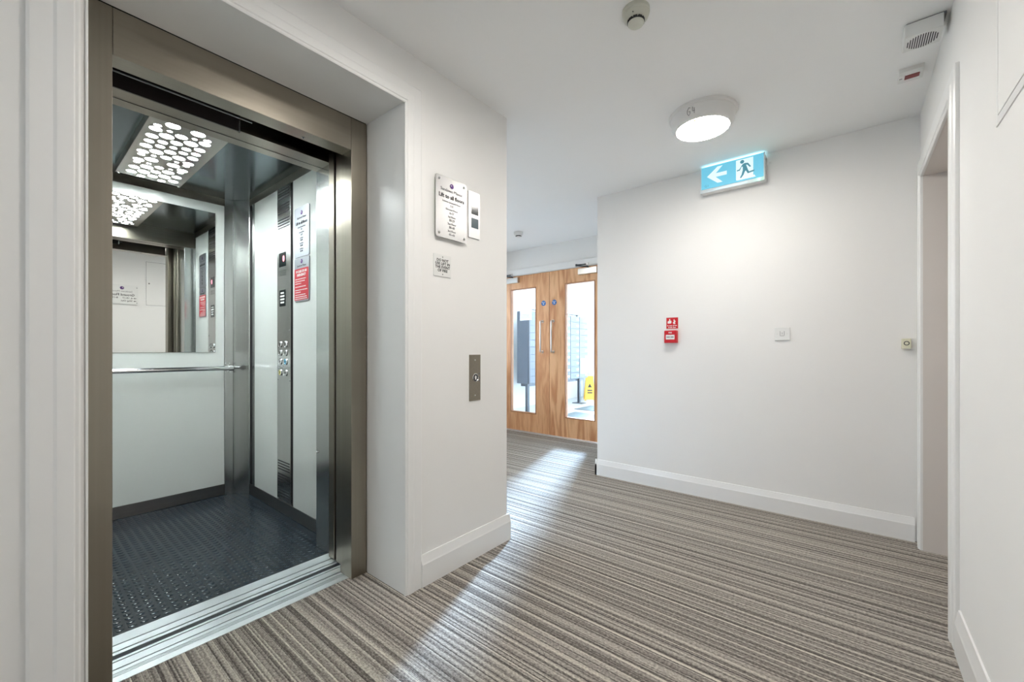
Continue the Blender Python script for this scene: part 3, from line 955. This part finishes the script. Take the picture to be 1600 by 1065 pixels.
for k, (a_, n_) in enumerate(floors):
    text(a_, 0.0125, 0, 0.030 - k * 0.034, 0.0066, 'grey_ink', s)
    text(n_, 0.0145, 0, 0.015 - k * 0.034, 0.0066, 'ink', s)
s = wall_thing('emergency_notice', 'silver and red emergency notice on the lift wall', 'sign', (-2.632, yp, 1.530), '-Y')
plate(rrect(0.200, 0.270, 0.012), 0.0, 0.006, 'plate', 'car_plate', s)
logo(s, 0, 0.112, 0.013, 0.0062)
text('Sandown Manor', 0.019, 0, 0.086, 0.0066, 'grey_ink', s)
plate(rrect(0.190, 0.196, 0.008, 4, -0.003, -0.029), 0.006, 0.0066, 'red_field', 'sign_red', s)
text('IN CASE OF AN', 0.021, -0.003, 0.050, 0.007, 'white_ink', s, bold=0.0007)
text('EMERGENCY', 0.021, -0.003, 0.028, 0.007, 'white_ink', s, bold=0.0007)
bars(s, [(-0.085, 0.06, 0.004), (-0.085, 0.045, -0.010), (-0.085, -0.005, -0.024), (-0.085, 0.06, -0.044), (-0.085, 0.082, -0.064), (-0.085, -0.005, -0.078), (-0.085, 0.06, -0.094), (-0.085, 0.075, -0.107), (-0.085, 0.078, -0.119)], 0.0067, 'white_ink')

# ------------------------------------------------------------------ things on the lift wall
s = wall_thing('lift_floor_sign', 'standing-off silver sign reading lift to all floors', 'sign', (XL, 1.393, 1.785), '+X')
plate(rrect(0.203, 0.298, 0.010), 0.014, 0.018, 'plate', 'sign_plate', s)
for x in (-0.082, 0.082):
    for y in (-0.130, 0.130):
        B().lathe([(0.006, 0.0), (0.006, 0.014)], 14, (x, y, 0), 'Z').build('stand_off', 'chrome', s, True)
        B().lathe([(0.0065, 0.018), (0.0065, 0.020), (0.004, 0.0225)], 16, (x, y, 0), 'Z').build('screw_cap', 'chrome', s, True)
logo(s, 0.0, 0.112, 0.012, 0.0182)
text('Sandown Manor', 0.022, 0, 0.086, 0.0186, 'grey_ink', s)
text('Lift to all floors', 0.027, 0, 0.055, 0.0186, 'ink', s, bold=0.0006)
for k, (a_, n_) in enumerate(floors):
    text(a_, 0.0140, 0, 0.030 - k * 0.035, 0.0186, 'grey_ink', s)
    text(n_, 0.0165, 0, 0.0135 - k * 0.035, 0.0186, 'grey_ink', s, bold=0.0003)

s = wall_thing('lift_position_indicator', 'narrow steel floor indicator plate beside the floor sign', 'indicator', (XL, 1.563, 1.801), '+X')
plate(rrect(0.082, 0.241, 0.002, 2), 0.0, 0.006, 'plate', 'sign_plate', s)
plate(rrect(0.052, 0.050, 0.002, 2, 0.004, 0.028), 0.006, 0.0068, 'upper_display', 'dark_glass', s)
plate(rrect(0.052, 0.052, 0.002, 2, 0.004, -0.042), 0.006, 0.0068, 'lower_display', 'teal_display', s)

s = wall_thing('fire_warning_sign', 'small white notice against using the lift in fire', 'sign', (XL, 1.346, 1.502), '+X')
plate(rrect(0.110, 0.106, 0.001, 1), 0.0, 0.004, 'plate', 'plastic', s)
for k, ln in enumerate(('DO NOT', 'USE LIFT IN', 'THE EVENT', 'OF FIRE')):
    text(ln, 0.0185, 0, 0.025 - k * 0.0165, 0.0044, 'ink', s, bold=0.0003)
for y in (0.042, -0.042):
    B().lathe([(0.003, 0.004), (0.003, 0.005), (0.0015, 0.006)], 10, (0, y, 0), 'Z').build('screw', 'grey_ink', s, True)

s = wall_thing('lift_call_plate', 'brushed steel call button plate low on the lift wall', 'call button', (XL, 1.571, 0.947), '+X')
plate(rrect(0.082, 0.242, 0.001, 1), 0.0, 0.004, 'plate', 'steel', s)
B().lathe([(0.022, 0.004), (0.022, 0.008), (0.0195, 0.010), (0.0175, 0.0075)], 28, (0, 0, 0), 'Z', caps=False).build('button_ring', 'chrome', s, True)
B().lathe([(0.0176, 0.004), (0.0176, 0.0075), (0.0165, 0.0085)], 28, (0, 0, 0), 'Z').build('push_button', 'ink', s, True)
plate([(-0.005, -0.010), (0.005, -0.010), (0.005, 0.002), (0.009, 0.002), (0.0, 0.012), (-0.009, 0.002), (-0.005, 0.002)], 0.0085, 0.009, 'arrow_mark', 'white_ink', s)
for y in (0.093, -0.093):
    B().lathe([(0.004, 0.004), (0.004, 0.005), (0.002, 0.0055)], 12, (0, y, 0), 'Z').build('screw', 'satin', s, True)
for y in (0.020, 0.0, -0.017):
    plate(rrect(0.011, 0.008, 0.002, 2, 0.031, y), 0.004, 0.0044, 'braille_mark', 'grey_ink', s)

# ------------------------------------------------------------------ things on the back wall
s = wall_thing('exit_sign', 'lit blue-green exit sign with arrow and running figure', 'exit sign', (-0.648, YB - 0.036, 2.342), '-Y')
B().box(-0.203, 0.203, -0.108, 0.068, -0.036, 0.030, 0.003).build('case', 'plastic', s)
B().box(-0.198, 0.198, -0.084, 0.074, 0.030, 0.038, 0.002).build('lit_face', 'exit_face', s)
b = B(); b.box(-0.203, 0.203, -0.112, -0.086, 0.030, 0.040, 0.003)
b.box(-0.203, -0.196, -0.088, 0.076, 0.030, 0.040, 0.001); b.box(0.196, 0.203, -0.088, 0.076, 0.030, 0.040, 0.001)
b.build('clear_edge', 'acrylic', s)
B().box(-0.19, 0.19, 0.068, 0.071, -0.020, 0.022).build('ceiling_glow_strip', 'exit_glow', s)  # hidden glowing strip added to tint the ceiling above the sign
B().box(-0.10, 0.10, -0.105, -0.096, 0.040, 0.0405).build('lower_strip', 'exit_white', s)
plate([(-0.158, 0.0), (-0.088, 0.058), (-0.055, 0.058), (-0.100, 0.013), (-0.028, 0.013), (-0.028, -0.013), (-0.100, -0.013), (-0.055, -0.058), (-0.088, -0.058)], 0.038, 0.0388, 'arrow', 'exit_white', s)
plate([(0.030, -0.070), (0.036, -0.075), (0.150, -0.075), (0.142, -0.060), (0.135, -0.060), (0.135, 0.064), (0.030, 0.064)], 0.038, 0.0386, 'doorway', 'exit_white', s)
b = B()
b.prism(circle(0.0125, 18, 0.068, 0.046), 0.0386, 0.0394, UVN)
b.prism([(0.070, 0.028), (0.084, 0.034), (0.104, 0.030), (0.122, 0.002), (0.114, -0.002), (0.100, 0.018), (0.092, 0.020), (0.104, -0.018), (0.110, -0.030), (0.142, -0.026), (0.142, -0.036), (0.102, -0.042), (0.090, -0.018), (0.086, -0.022), (0.076, -0.046), (0.062, -0.064), (0.054, -0.060), (0.064, -0.042), (0.072, -0.012), (0.072, 0.012), (0.064, 0.012), (0.054, -0.010), (0.036, -0.012), (0.036, -0.004), (0.050, -0.002)], 0.0386, 0.0394, UVN)
b.build('running_figure', 'exit_figure', s)
text('G1', 0.024, -0.160, -0.066, 0.0384, 'exit_figure', s, 'pen_mark')
B().lathe([(0.004, 0.0), (0.004, 0.004), (0.002, 0.006)], 12, (0.170, -0.100, 0.040), 'Z').build('green_lamp', 'green_led', s, True)

s = wall_thing('fire_action_sign', 'red break-glass instruction sign above the call point', 'sign', (-1.0775, YB, 1.298), '-Y')
plate(rrect(0.094, 0.094, 0.001, 1), 0.0, 0.003, 'plate', 'white_ink', s)
plate(rrect(0.090, 0.086, 0.001, 1, 0.001, 0.003), 0.003, 0.0034, 'red_field', 'red', s)
plate([(-0.034, 0.000), (-0.008, 0.000), (-0.004, 0.010), (-0.006, 0.022), (-0.014, 0.022), (-0.014, 0.036), (-0.022, 0.036), (-0.022, 0.022), (-0.034, 0.016)], 0.0034, 0.0038, 'hand_symbol', 'white_ink', s)
plate([(0.010, -0.004), (0.026, -0.004), (0.022, 0.008), (0.028, 0.016), (0.020, 0.026), (0.016, 0.034), (0.010, 0.024), (0.014, 0.014), (0.006, 0.008)], 0.0034, 0.0038, 'flame_symbol', 'white_ink', s)
text('In case of fire', 0.0135, 0, -0.016, 0.0038, 'white_ink', s, bold=0.0004)
text('break glass', 0.0135, 0, -0.030, 0.0038, 'white_ink', s, bold=0.0004)
s = wall_thing('fire_call_point', 'red fire alarm call point box below its sign', 'call point', (-1.0785, YB, 1.195), '-Y')
B().box(-0.046, 0.046, -0.048, 0.046, 0.0, 0.020, 0.002).build('back_box', 'red', s)
B().box(-0.047, 0.047, -0.049, 0.047, 0.020, 0.044, 0.005, 3).build('front', 'red', s)
plate(rrect(0.066, 0.036, 0.003, 3, 0.0, -0.004), 0.044, 0.0452, 'break_glass', 'white_ink', s)
text('PRESS HERE', 0.0105, 0.0, -0.004, 0.0456, 'ink', s, bold=0.0004)
text('FIRE', 0.014, 0.0, 0.030, 0.0446, 'white_ink', s, bold=0.0004)

s = wall_thing('switch_plate', 'square white key switch plate on the back wall', 'switch', (-0.3545, YB, 1.200), '-Y')
B().box(-0.0435, 0.0435, -0.0435, 0.0435, 0.0, 0.009, 0.003, 3).build('plate', 'plastic', s)
B().box(-0.013, 0.013, -0.015, 0.015, 0.009, 0.0098, 0.0004).build('switch_surround', 'lamp_body', s)
b = B(); b.box(-0.0125, -0.0105, -0.012, 0.018, 0.0098, 0.0103); b.box(0.0105, 0.0125, -0.012, 0.018, 0.0098, 0.0103); b.box(-0.0105, 0.0105, -0.014, -0.012, 0.0098, 0.0103); b.box(-0.001, 0.001, -0.004, 0.008, 0.0098, 0.0103)
b.build('key_slot', 'grey_ink', s)
for x in (-0.028, 0.028):
    B().lathe([(0.003, 0.009), (0.003, 0.0096), (0.0015, 0.0098)], 12, (x, 0, 0), 'Z').build('screw', 'satin', s, True)

s = wall_thing('door_buzzer', 'small cream buzzer box by the right-hand doorway', 'buzzer', (0.246, YB, 1.129), '-Y')
B().box(-0.020, 0.020, -0.029, 0.029, 0.0, 0.030, 0.003, 3).build('case', 'cream', s)
B().lathe([(0.0125, 0.030), (0.0125, 0.0315), (0.0085, 0.0315), (0.0085, 0.030)], 24, (0.001, 0.002, 0), 'Z', caps=False).build('button_ring', 'ink', s, True)
B().lathe([(0.0085, 0.029), (0.0085, 0.0312), (0.006, 0.032)], 24, (0.001, 0.002, 0), 'Z').build('push_button', 'cream', s, True)

# ------------------------------------------------------------------ things on the ceiling
def ceiling_light(x, y, label):
    t = thing('ceiling_light', label, 'light', (x, y, CEIL), 'round ceiling lights of the hall')
    B().lathe([(0.178, 0.0), (0.178, -0.012), (0.174, -0.016), (0.168, -0.018), (0.166, -0.026), (0.160, -0.062), (0.152, -0.080), (0.144, -0.086), (0.138, -0.086), (0.138, -0.070)], 64, caps=False).build('housing', 'lamp_body', t, True)
    prof = [(0.1385, -0.078)] + [(0.1385 * math.cos(a), -0.080 - 0.016 * math.sin(a)) for a in [math.radians(d_) for d_ in range(0, 85, 12)]] + [(0.004, -0.0962)]
    B().lathe(prof, 64).build('lens', 'lamp_lens', t, True)
    return t
cl = ceiling_light(-0.652, 2.505, 'lit round ceiling light marked G4 near the exit sign')
# handwritten mark on the housing, on the side that faces the camera
bpy.context.view_layer.update()
def on_rim(ang, z):
    r = 0.166 - (0.166 - 0.158) * ((-z - 0.026) / 0.036) + 0.0012
    return (r * math.cos(ang), r * math.sin(ang), z)
b = B()
base = math.radians(-96)
def stroke(pts):
    b.tube([on_rim(base + u * 1.35, -0.046 + (z + 0.046) * 1.25) for u, z in pts], 0.0013, 6)
stroke([(-0.005, -0.034), (-0.045, -0.032), (-0.085, -0.042), (-0.090, -0.054), (-0.060, -0.062), (-0.025, -0.056), (-0.020, -0.048), (-0.055, -0.047)])
stroke([(0.045, -0.033), (0.040, -0.050), (0.095, -0.049)])
stroke([(0.085, -0.038), (0.080, -0.060)])
b.build('pen_mark', 'ink', cl)
B().box(-0.010, 0.004, -0.1345, -0.128, -0.0945, -0.086, 0.001).build('sensor', 'btn_yellow', cl)
ceiling_light(-3.10, 2.62, 'lit round ceiling light added unseen behind the lift corner to brighten the oak doors')  # added fitting, hidden by the lift corner, brightens the far space
ceiling_light(-0.74, 0.95, 'lit round ceiling light added above the view to brighten the lift wall')  # added fitting above the view, lights the lift wall
ceiling_light(-0.62, -2.6, 'lit round ceiling light added behind the camera as hall fill')  # added fitting behind the camera, for fill

def smoke_detector(x, y, label, mat):
    t = thing('smoke_detector', label, 'smoke detector', (x, y, CEIL), 'smoke detectors')
    B().lathe([(0.052, 0.0), (0.052, -0.014), (0.049, -0.018), (0.050, -0.022), (0.046, -0.032), (0.036, -0.040), (0.032, -0.041)], 40).build('base', mat, t, True)
    for k in range(10):
        a = 2 * math.pi * k / 10
        o = B().box(0.022, 0.0325, -0.0072, 0.0072, -0.0505, -0.040).build('vent', 'black', t)
        o.rotation_euler = (0, 0, a)
    B().lathe([(0.021, -0.040), (0.021, -0.0505), (0.031, -0.0505), (0.0315, -0.053), (0.028, -0.057), (0.012, -0.059)], 40).build('cap', mat, t, True)
    B().lathe([(0.0022, 0), (0.0022, -0.002)], 10, (0.006, -0.043, -0.034)).build('indicator', 'ink', t)
    return t
smoke_detector(-0.655, 1.572, 'cream smoke detector at the top edge of the picture', 'grey_cream')
smoke_detector(-2.93, 3.70, 'white smoke detector above the oak double doors', 'plastic')

t = thing('alarm_sounder', 'white boxy alarm sounder with slotted round grille', 'sounder', (0.231, 2.405, CEIL))
B().box(-0.060, 0.054, -0.065, 0.045, -0.060, -0.004, 0.003).build('case', 'plastic', t)
B().box(-0.054, 0.062, -0.059, 0.040, -0.010, 0.0).build('backplate', 'grey_ink', t)
gc = (-0.003, -0.010)
for k in range(13):
    x = (k - 6) * 0.0073
    hw = math.sqrt(max(0.0, 0.048 ** 2 - x * x))
    B().box(gc[0] + x - 0.0017, gc[0] + x + 0.0017, gc[1] - hw, gc[1] + hw, -0.0606, -0.058).build('grille_slot', 'black', t)
t = thing('alarm_beacon', 'small white unit with a dark red lens by the doorway', 'beacon', (0.222, 2.755, CEIL))
b = B()
b.prism([(-0.050, 0.0), (0.050, 0.0), (0.050, -0.012), (0.030, -0.030), (-0.040, -0.030), (-0.050, -0.018)], -0.044, 0.044, lambda u, v, d_: (d_, u, v))
b.build('case', 'plastic', t)
B().box(-0.022, 0.030, -0.0365, 0.000, -0.0325, -0.027, 0.001).build('red_lens', 'smoked', t)
B().box(-0.040, -0.030, -0.018, -0.012, -0.031, -0.029).build('indicator', 'grey_ink', t)

# ------------------------------------------------------------------ things on the right wall
s = wall_thing('access_hatch', 'flush white access hatch high on the right wall', 'hatch', (XR, 1.455, 2.018), '-X')
b = B()
b.box(-0.232, -0.213, -0.326, 0.326, 0, 0.003, 0.0006); b.box(0.213, 0.232, -0.326, 0.326, 0, 0.003, 0.0006)
b.box(-0.213, 0.213, -0.326, -0.303, 0, 0.003, 0.0006); b.box(-0.213, 0.213, 0.303, 0.326, 0, 0.003, 0.0006)
b.build('frame', 'gloss_white', s)
B().box(-0.210, 0.210, -0.300, 0.300, 0, 0.003, 0.0006).build('door', 'wall', s)
b = B()
b.box(-0.2128, 0.2128, -0.3028, 0.3028, 0, 0.001)
b.build('shadow_gap', 'ink', s)
B().lathe([(0.008, 0.003), (0.008, 0.0045), (0.005, 0.0048)], 18, (0.180, 0.0, 0), 'Z').build('lock', 'ink', s, True)
s = wall_thing('ground_floor_sign', 'pale direction sign reading ground floor, seen in the mirror', 'sign', (XR, 0.995, 1.838), '-X')
plate(rrect(0.330, 0.262, 0.010), 0.012, 0.016, 'plate', 'plastic', s)
logo(s, 0, 0.088, 0.021, 0.0162)
text('Sandown Manor', 0.032, 0, 0.042, 0.0166, 'grey_ink', s)
text('Ground Floor', 0.044, -0.002, -0.004, 0.0166, 'ink', s, bold=0.0008)
text('6, 10-17', 0.030, -0.105, -0.046, 0.0166, 'ink', s, align='LEFT', bold=0.0004)
text('8-11', 0.030, 0.040, -0.046, 0.0166, 'ink', s, align='LEFT', bold=0.0004)
text('Way Out', 0.030, -0.105, -0.084, 0.0166, 'ink', s, align='LEFT', bold=0.0004)
for y in (-0.046, -0.084):
    plate([(-0.145, y - 0.003), (-0.128, y - 0.003), (-0.128, y - 0.009), (-0.115, y), (-0.128, y + 0.009), (-0.128, y + 0.003), (-0.145, y + 0.003)], 0.016, 0.0164, 'arrow', 'ink', s)
for x in (-0.150, 0.150):
    for y in (0.1, -0.108):
        B().lathe([(0.005, 0.0), (0.005, 0.018), (0.003, 0.020)], 14, (x, y, 0), 'Z').build('screw', 'ink', s, True)

# ------------------------------------------------------------------ lobby things seen through the glass
MX, MY0, MY1, MZ0, MZ1 = -4.30, 5.69, 7.77, 0.505, 1.765
mb = thing('mailbox_bank', 'grey bank of mailboxes on posts in the lobby', 'mailboxes', (-4.4, 6.73, 0))
bpy.context.view_layer.update()
def Q(o): return local(o, mb)
Q(B().box(MX - 0.24, MX, MY0, MY1, MZ0, MZ1, 0.004).build('case', 'mail'))
ncol, nrow = 6, 10
cw, rh = (MY1 - MY0) / ncol, (MZ1 - MZ0) / nrow
door_me = None
slot_me = None
for i in range(ncol):
    for j in range(nrow):
        y, z = MY0 + (i + 0.5) * cw, MZ0 + (j + 0.5) * rh
        if door_me is None:
            o = B().box(0.001, 0.010, -cw / 2 + 0.006, cw / 2 - 0.006, -rh / 2 + 0.005, rh / 2 - 0.005, 0.002, 1).build('mailbox_door', 'mail_door')
            door_me = o.data
            o2 = B().box(0.010, 0.0115, cw / 2 - 0.11, cw / 2 - 0.03, -0.018, 0.018, 0.0005, 1).build('name_plate', 'white_ink')
            slot_me = o2.data
        else:
            o = bpy.data.objects.new('mailbox_door', door_me); COL.objects.link(o)
            o2 = bpy.data.objects.new('name_plate', slot_me); COL.objects.link(o2)
        o.location = (MX, y, z)
        o2.parent = o
        o.parent = mb
        o.matrix_parent_inverse = mb.matrix_world.inverted()
for y in (MY0 + 0.02, MY1 - 0.30):
    Q(B().box(MX - 0.05, MX - 0.001, y - 0.03, y + 0.03, 0.0, MZ0 + 0.0, 0.003).build('post', 'mail_post'))
    Q(B().box(MX - 0.14, MX + 0.09, y - 0.09, y + 0.09, -0.004, 0.006, 0.002).build('foot_plate', 'mail_post'))
Q(B().box(MX + 0.001, MX + 0.022, MY0 + 0.005, MY0 + 0.045, MZ0 - 0.0, MZ1, 0.003).build('end_post', 'mail_post'))
Q(B().tube([(MX - 0.06, MY0 + 0.02, MZ1 + 0.055), (MX - 0.06, MY1 - 0.25, MZ1 + 0.055)], 0.028, 14).build('top_rail', 'satin', smooth=True))
for y in (MY0 + 0.1, MY1 - 0.33):
    Q(B().box(MX - 0.075, MX - 0.045, y - 0.015, y + 0.015, MZ1, MZ1 + 0.035).build('rail_bracket', 'mail_post'))
Q(B().box(MX - 0.2, MX - 0.04, MY0 + 0.06, MY1 - 0.06, MZ0 - 0.05, MZ0, 0.003).build('bottom_rail', 'mail'))

s = wall_thing('lobby_notice', 'white notice fixed at the near end of the mailboxes', 'notice', (-4.34, MY0, 1.755), '-Y')
B().box(-0.122, 0.122, -0.155, 0.155, 0.002, 0.012, 0.001).build('board', 'paper', s)
plate(rrect(0.236, 0.10, 0.001, 1, 0, -0.085), 0.012, 0.0126, 'lilac_band', 'lilac_paper', s)
b = B(); b.prism(circle(0.045, 24, 0.01, 0.06), 0.012, 0.0124, UVN); b.build('emblem', 'lilac_paper', s)
bars(s, [(-0.1, 0.1, -0.06), (-0.1, 0.08, -0.085), (-0.1, 0.09, -0.11)], 0.0127, 'grey_ink', h=0.008)
s = wall_thing('mailbox_paper', 'white sheet of paper stuck on the mailbox doors', 'paper', (MX + 0.0125, 7.60, 0.755), '+X')
B().box(-0.145, 0.145, -0.155, 0.155, 0, 0.0015).build('sheet', 'paper', s)

ws = thing('wet_floor_sign', 'yellow folding wet floor sign beyond the mailboxes', 'floor sign', (-4.42, 8.08, -0.004))
for k, sgn in enumerate((-1, 1)):
    b = B()
    b.prism([(-0.14, 0.0), (-0.11, 0.0), (-0.085, 0.03), (0.085, 0.03), (0.11, 0.0), (0.14, 0.0), (0.095, 0.60), (-0.095, 0.60)], -0.006, 0.006, lambda u, v, d_, sgn=sgn: (u, sgn * (0.15 - 0.24 * v) + d_, v))
    o = b.build('leaf', 'yellow', ws)
b = B()
b.prism([(-0.05, 0.33), (0.05, 0.33), (0.0, 0.42)], -0.0075, -0.006, lambda u, v, d_: (u, -(0.15 - 0.24 * v) + d_, v))
b.prism([(-0.06, 0.24), (0.06, 0.24), (0.06, 0.27), (-0.06, 0.27)], -0.0075, -0.006, lambda u, v, d_: (u, -(0.15 - 0.24 * v) + d_, v))
b.prism([(-0.06, 0.18), (0.06, 0.18), (0.06, 0.21), (-0.06, 0.21)], -0.0075, -0.006, lambda u, v, d_: (u, -(0.15 - 0.24 * v) + d_, v))
b.build('warning_print', 'ink', ws)
B().tube([(-0.10, 0.0, 0.60), (0.10, 0.0, 0.60)], 0.014, 10).build('hinge', 'yellow', ws, True)
ws.rotation_euler = (0, 0, math.radians(35))
ws.scale = (0.85, 0.85, 0.85)

def mat_thing(x0, x1, y0, y1, label):
    t = thing('entrance_mat', label, 'mat', ((x0 + x1) / 2, (y0 + y1) / 2, -0.004), 'mats on the lobby floor')
    hx, hy = (x1 - x0) / 2, (y1 - y0) / 2
    B().box(-hx + 0.02, hx - 0.02, -hy + 0.02, hy - 0.02, 0, 0.008, 0.002).build('pile', 'mat', t)
    b = B()
    b.box(-hx, hx, -hy, -hy + 0.02, 0, 0.006); b.box(-hx, hx, hy - 0.02, hy, 0, 0.006)
    b.box(-hx, -hx + 0.02, -hy + 0.02, hy - 0.02, 0, 0.006); b.box(hx - 0.02, hx, -hy + 0.02, hy - 0.02, 0, 0.006)
    b.build('edge', 'mail_post', t)
mat_thing(-3.75, -2.6, 5.25, 6.35, 'grey mat just behind the right oak door')
mat_thing(-3.95, -2.6, 6.65, 7.25, 'grey mat farther back near the mailbox post')
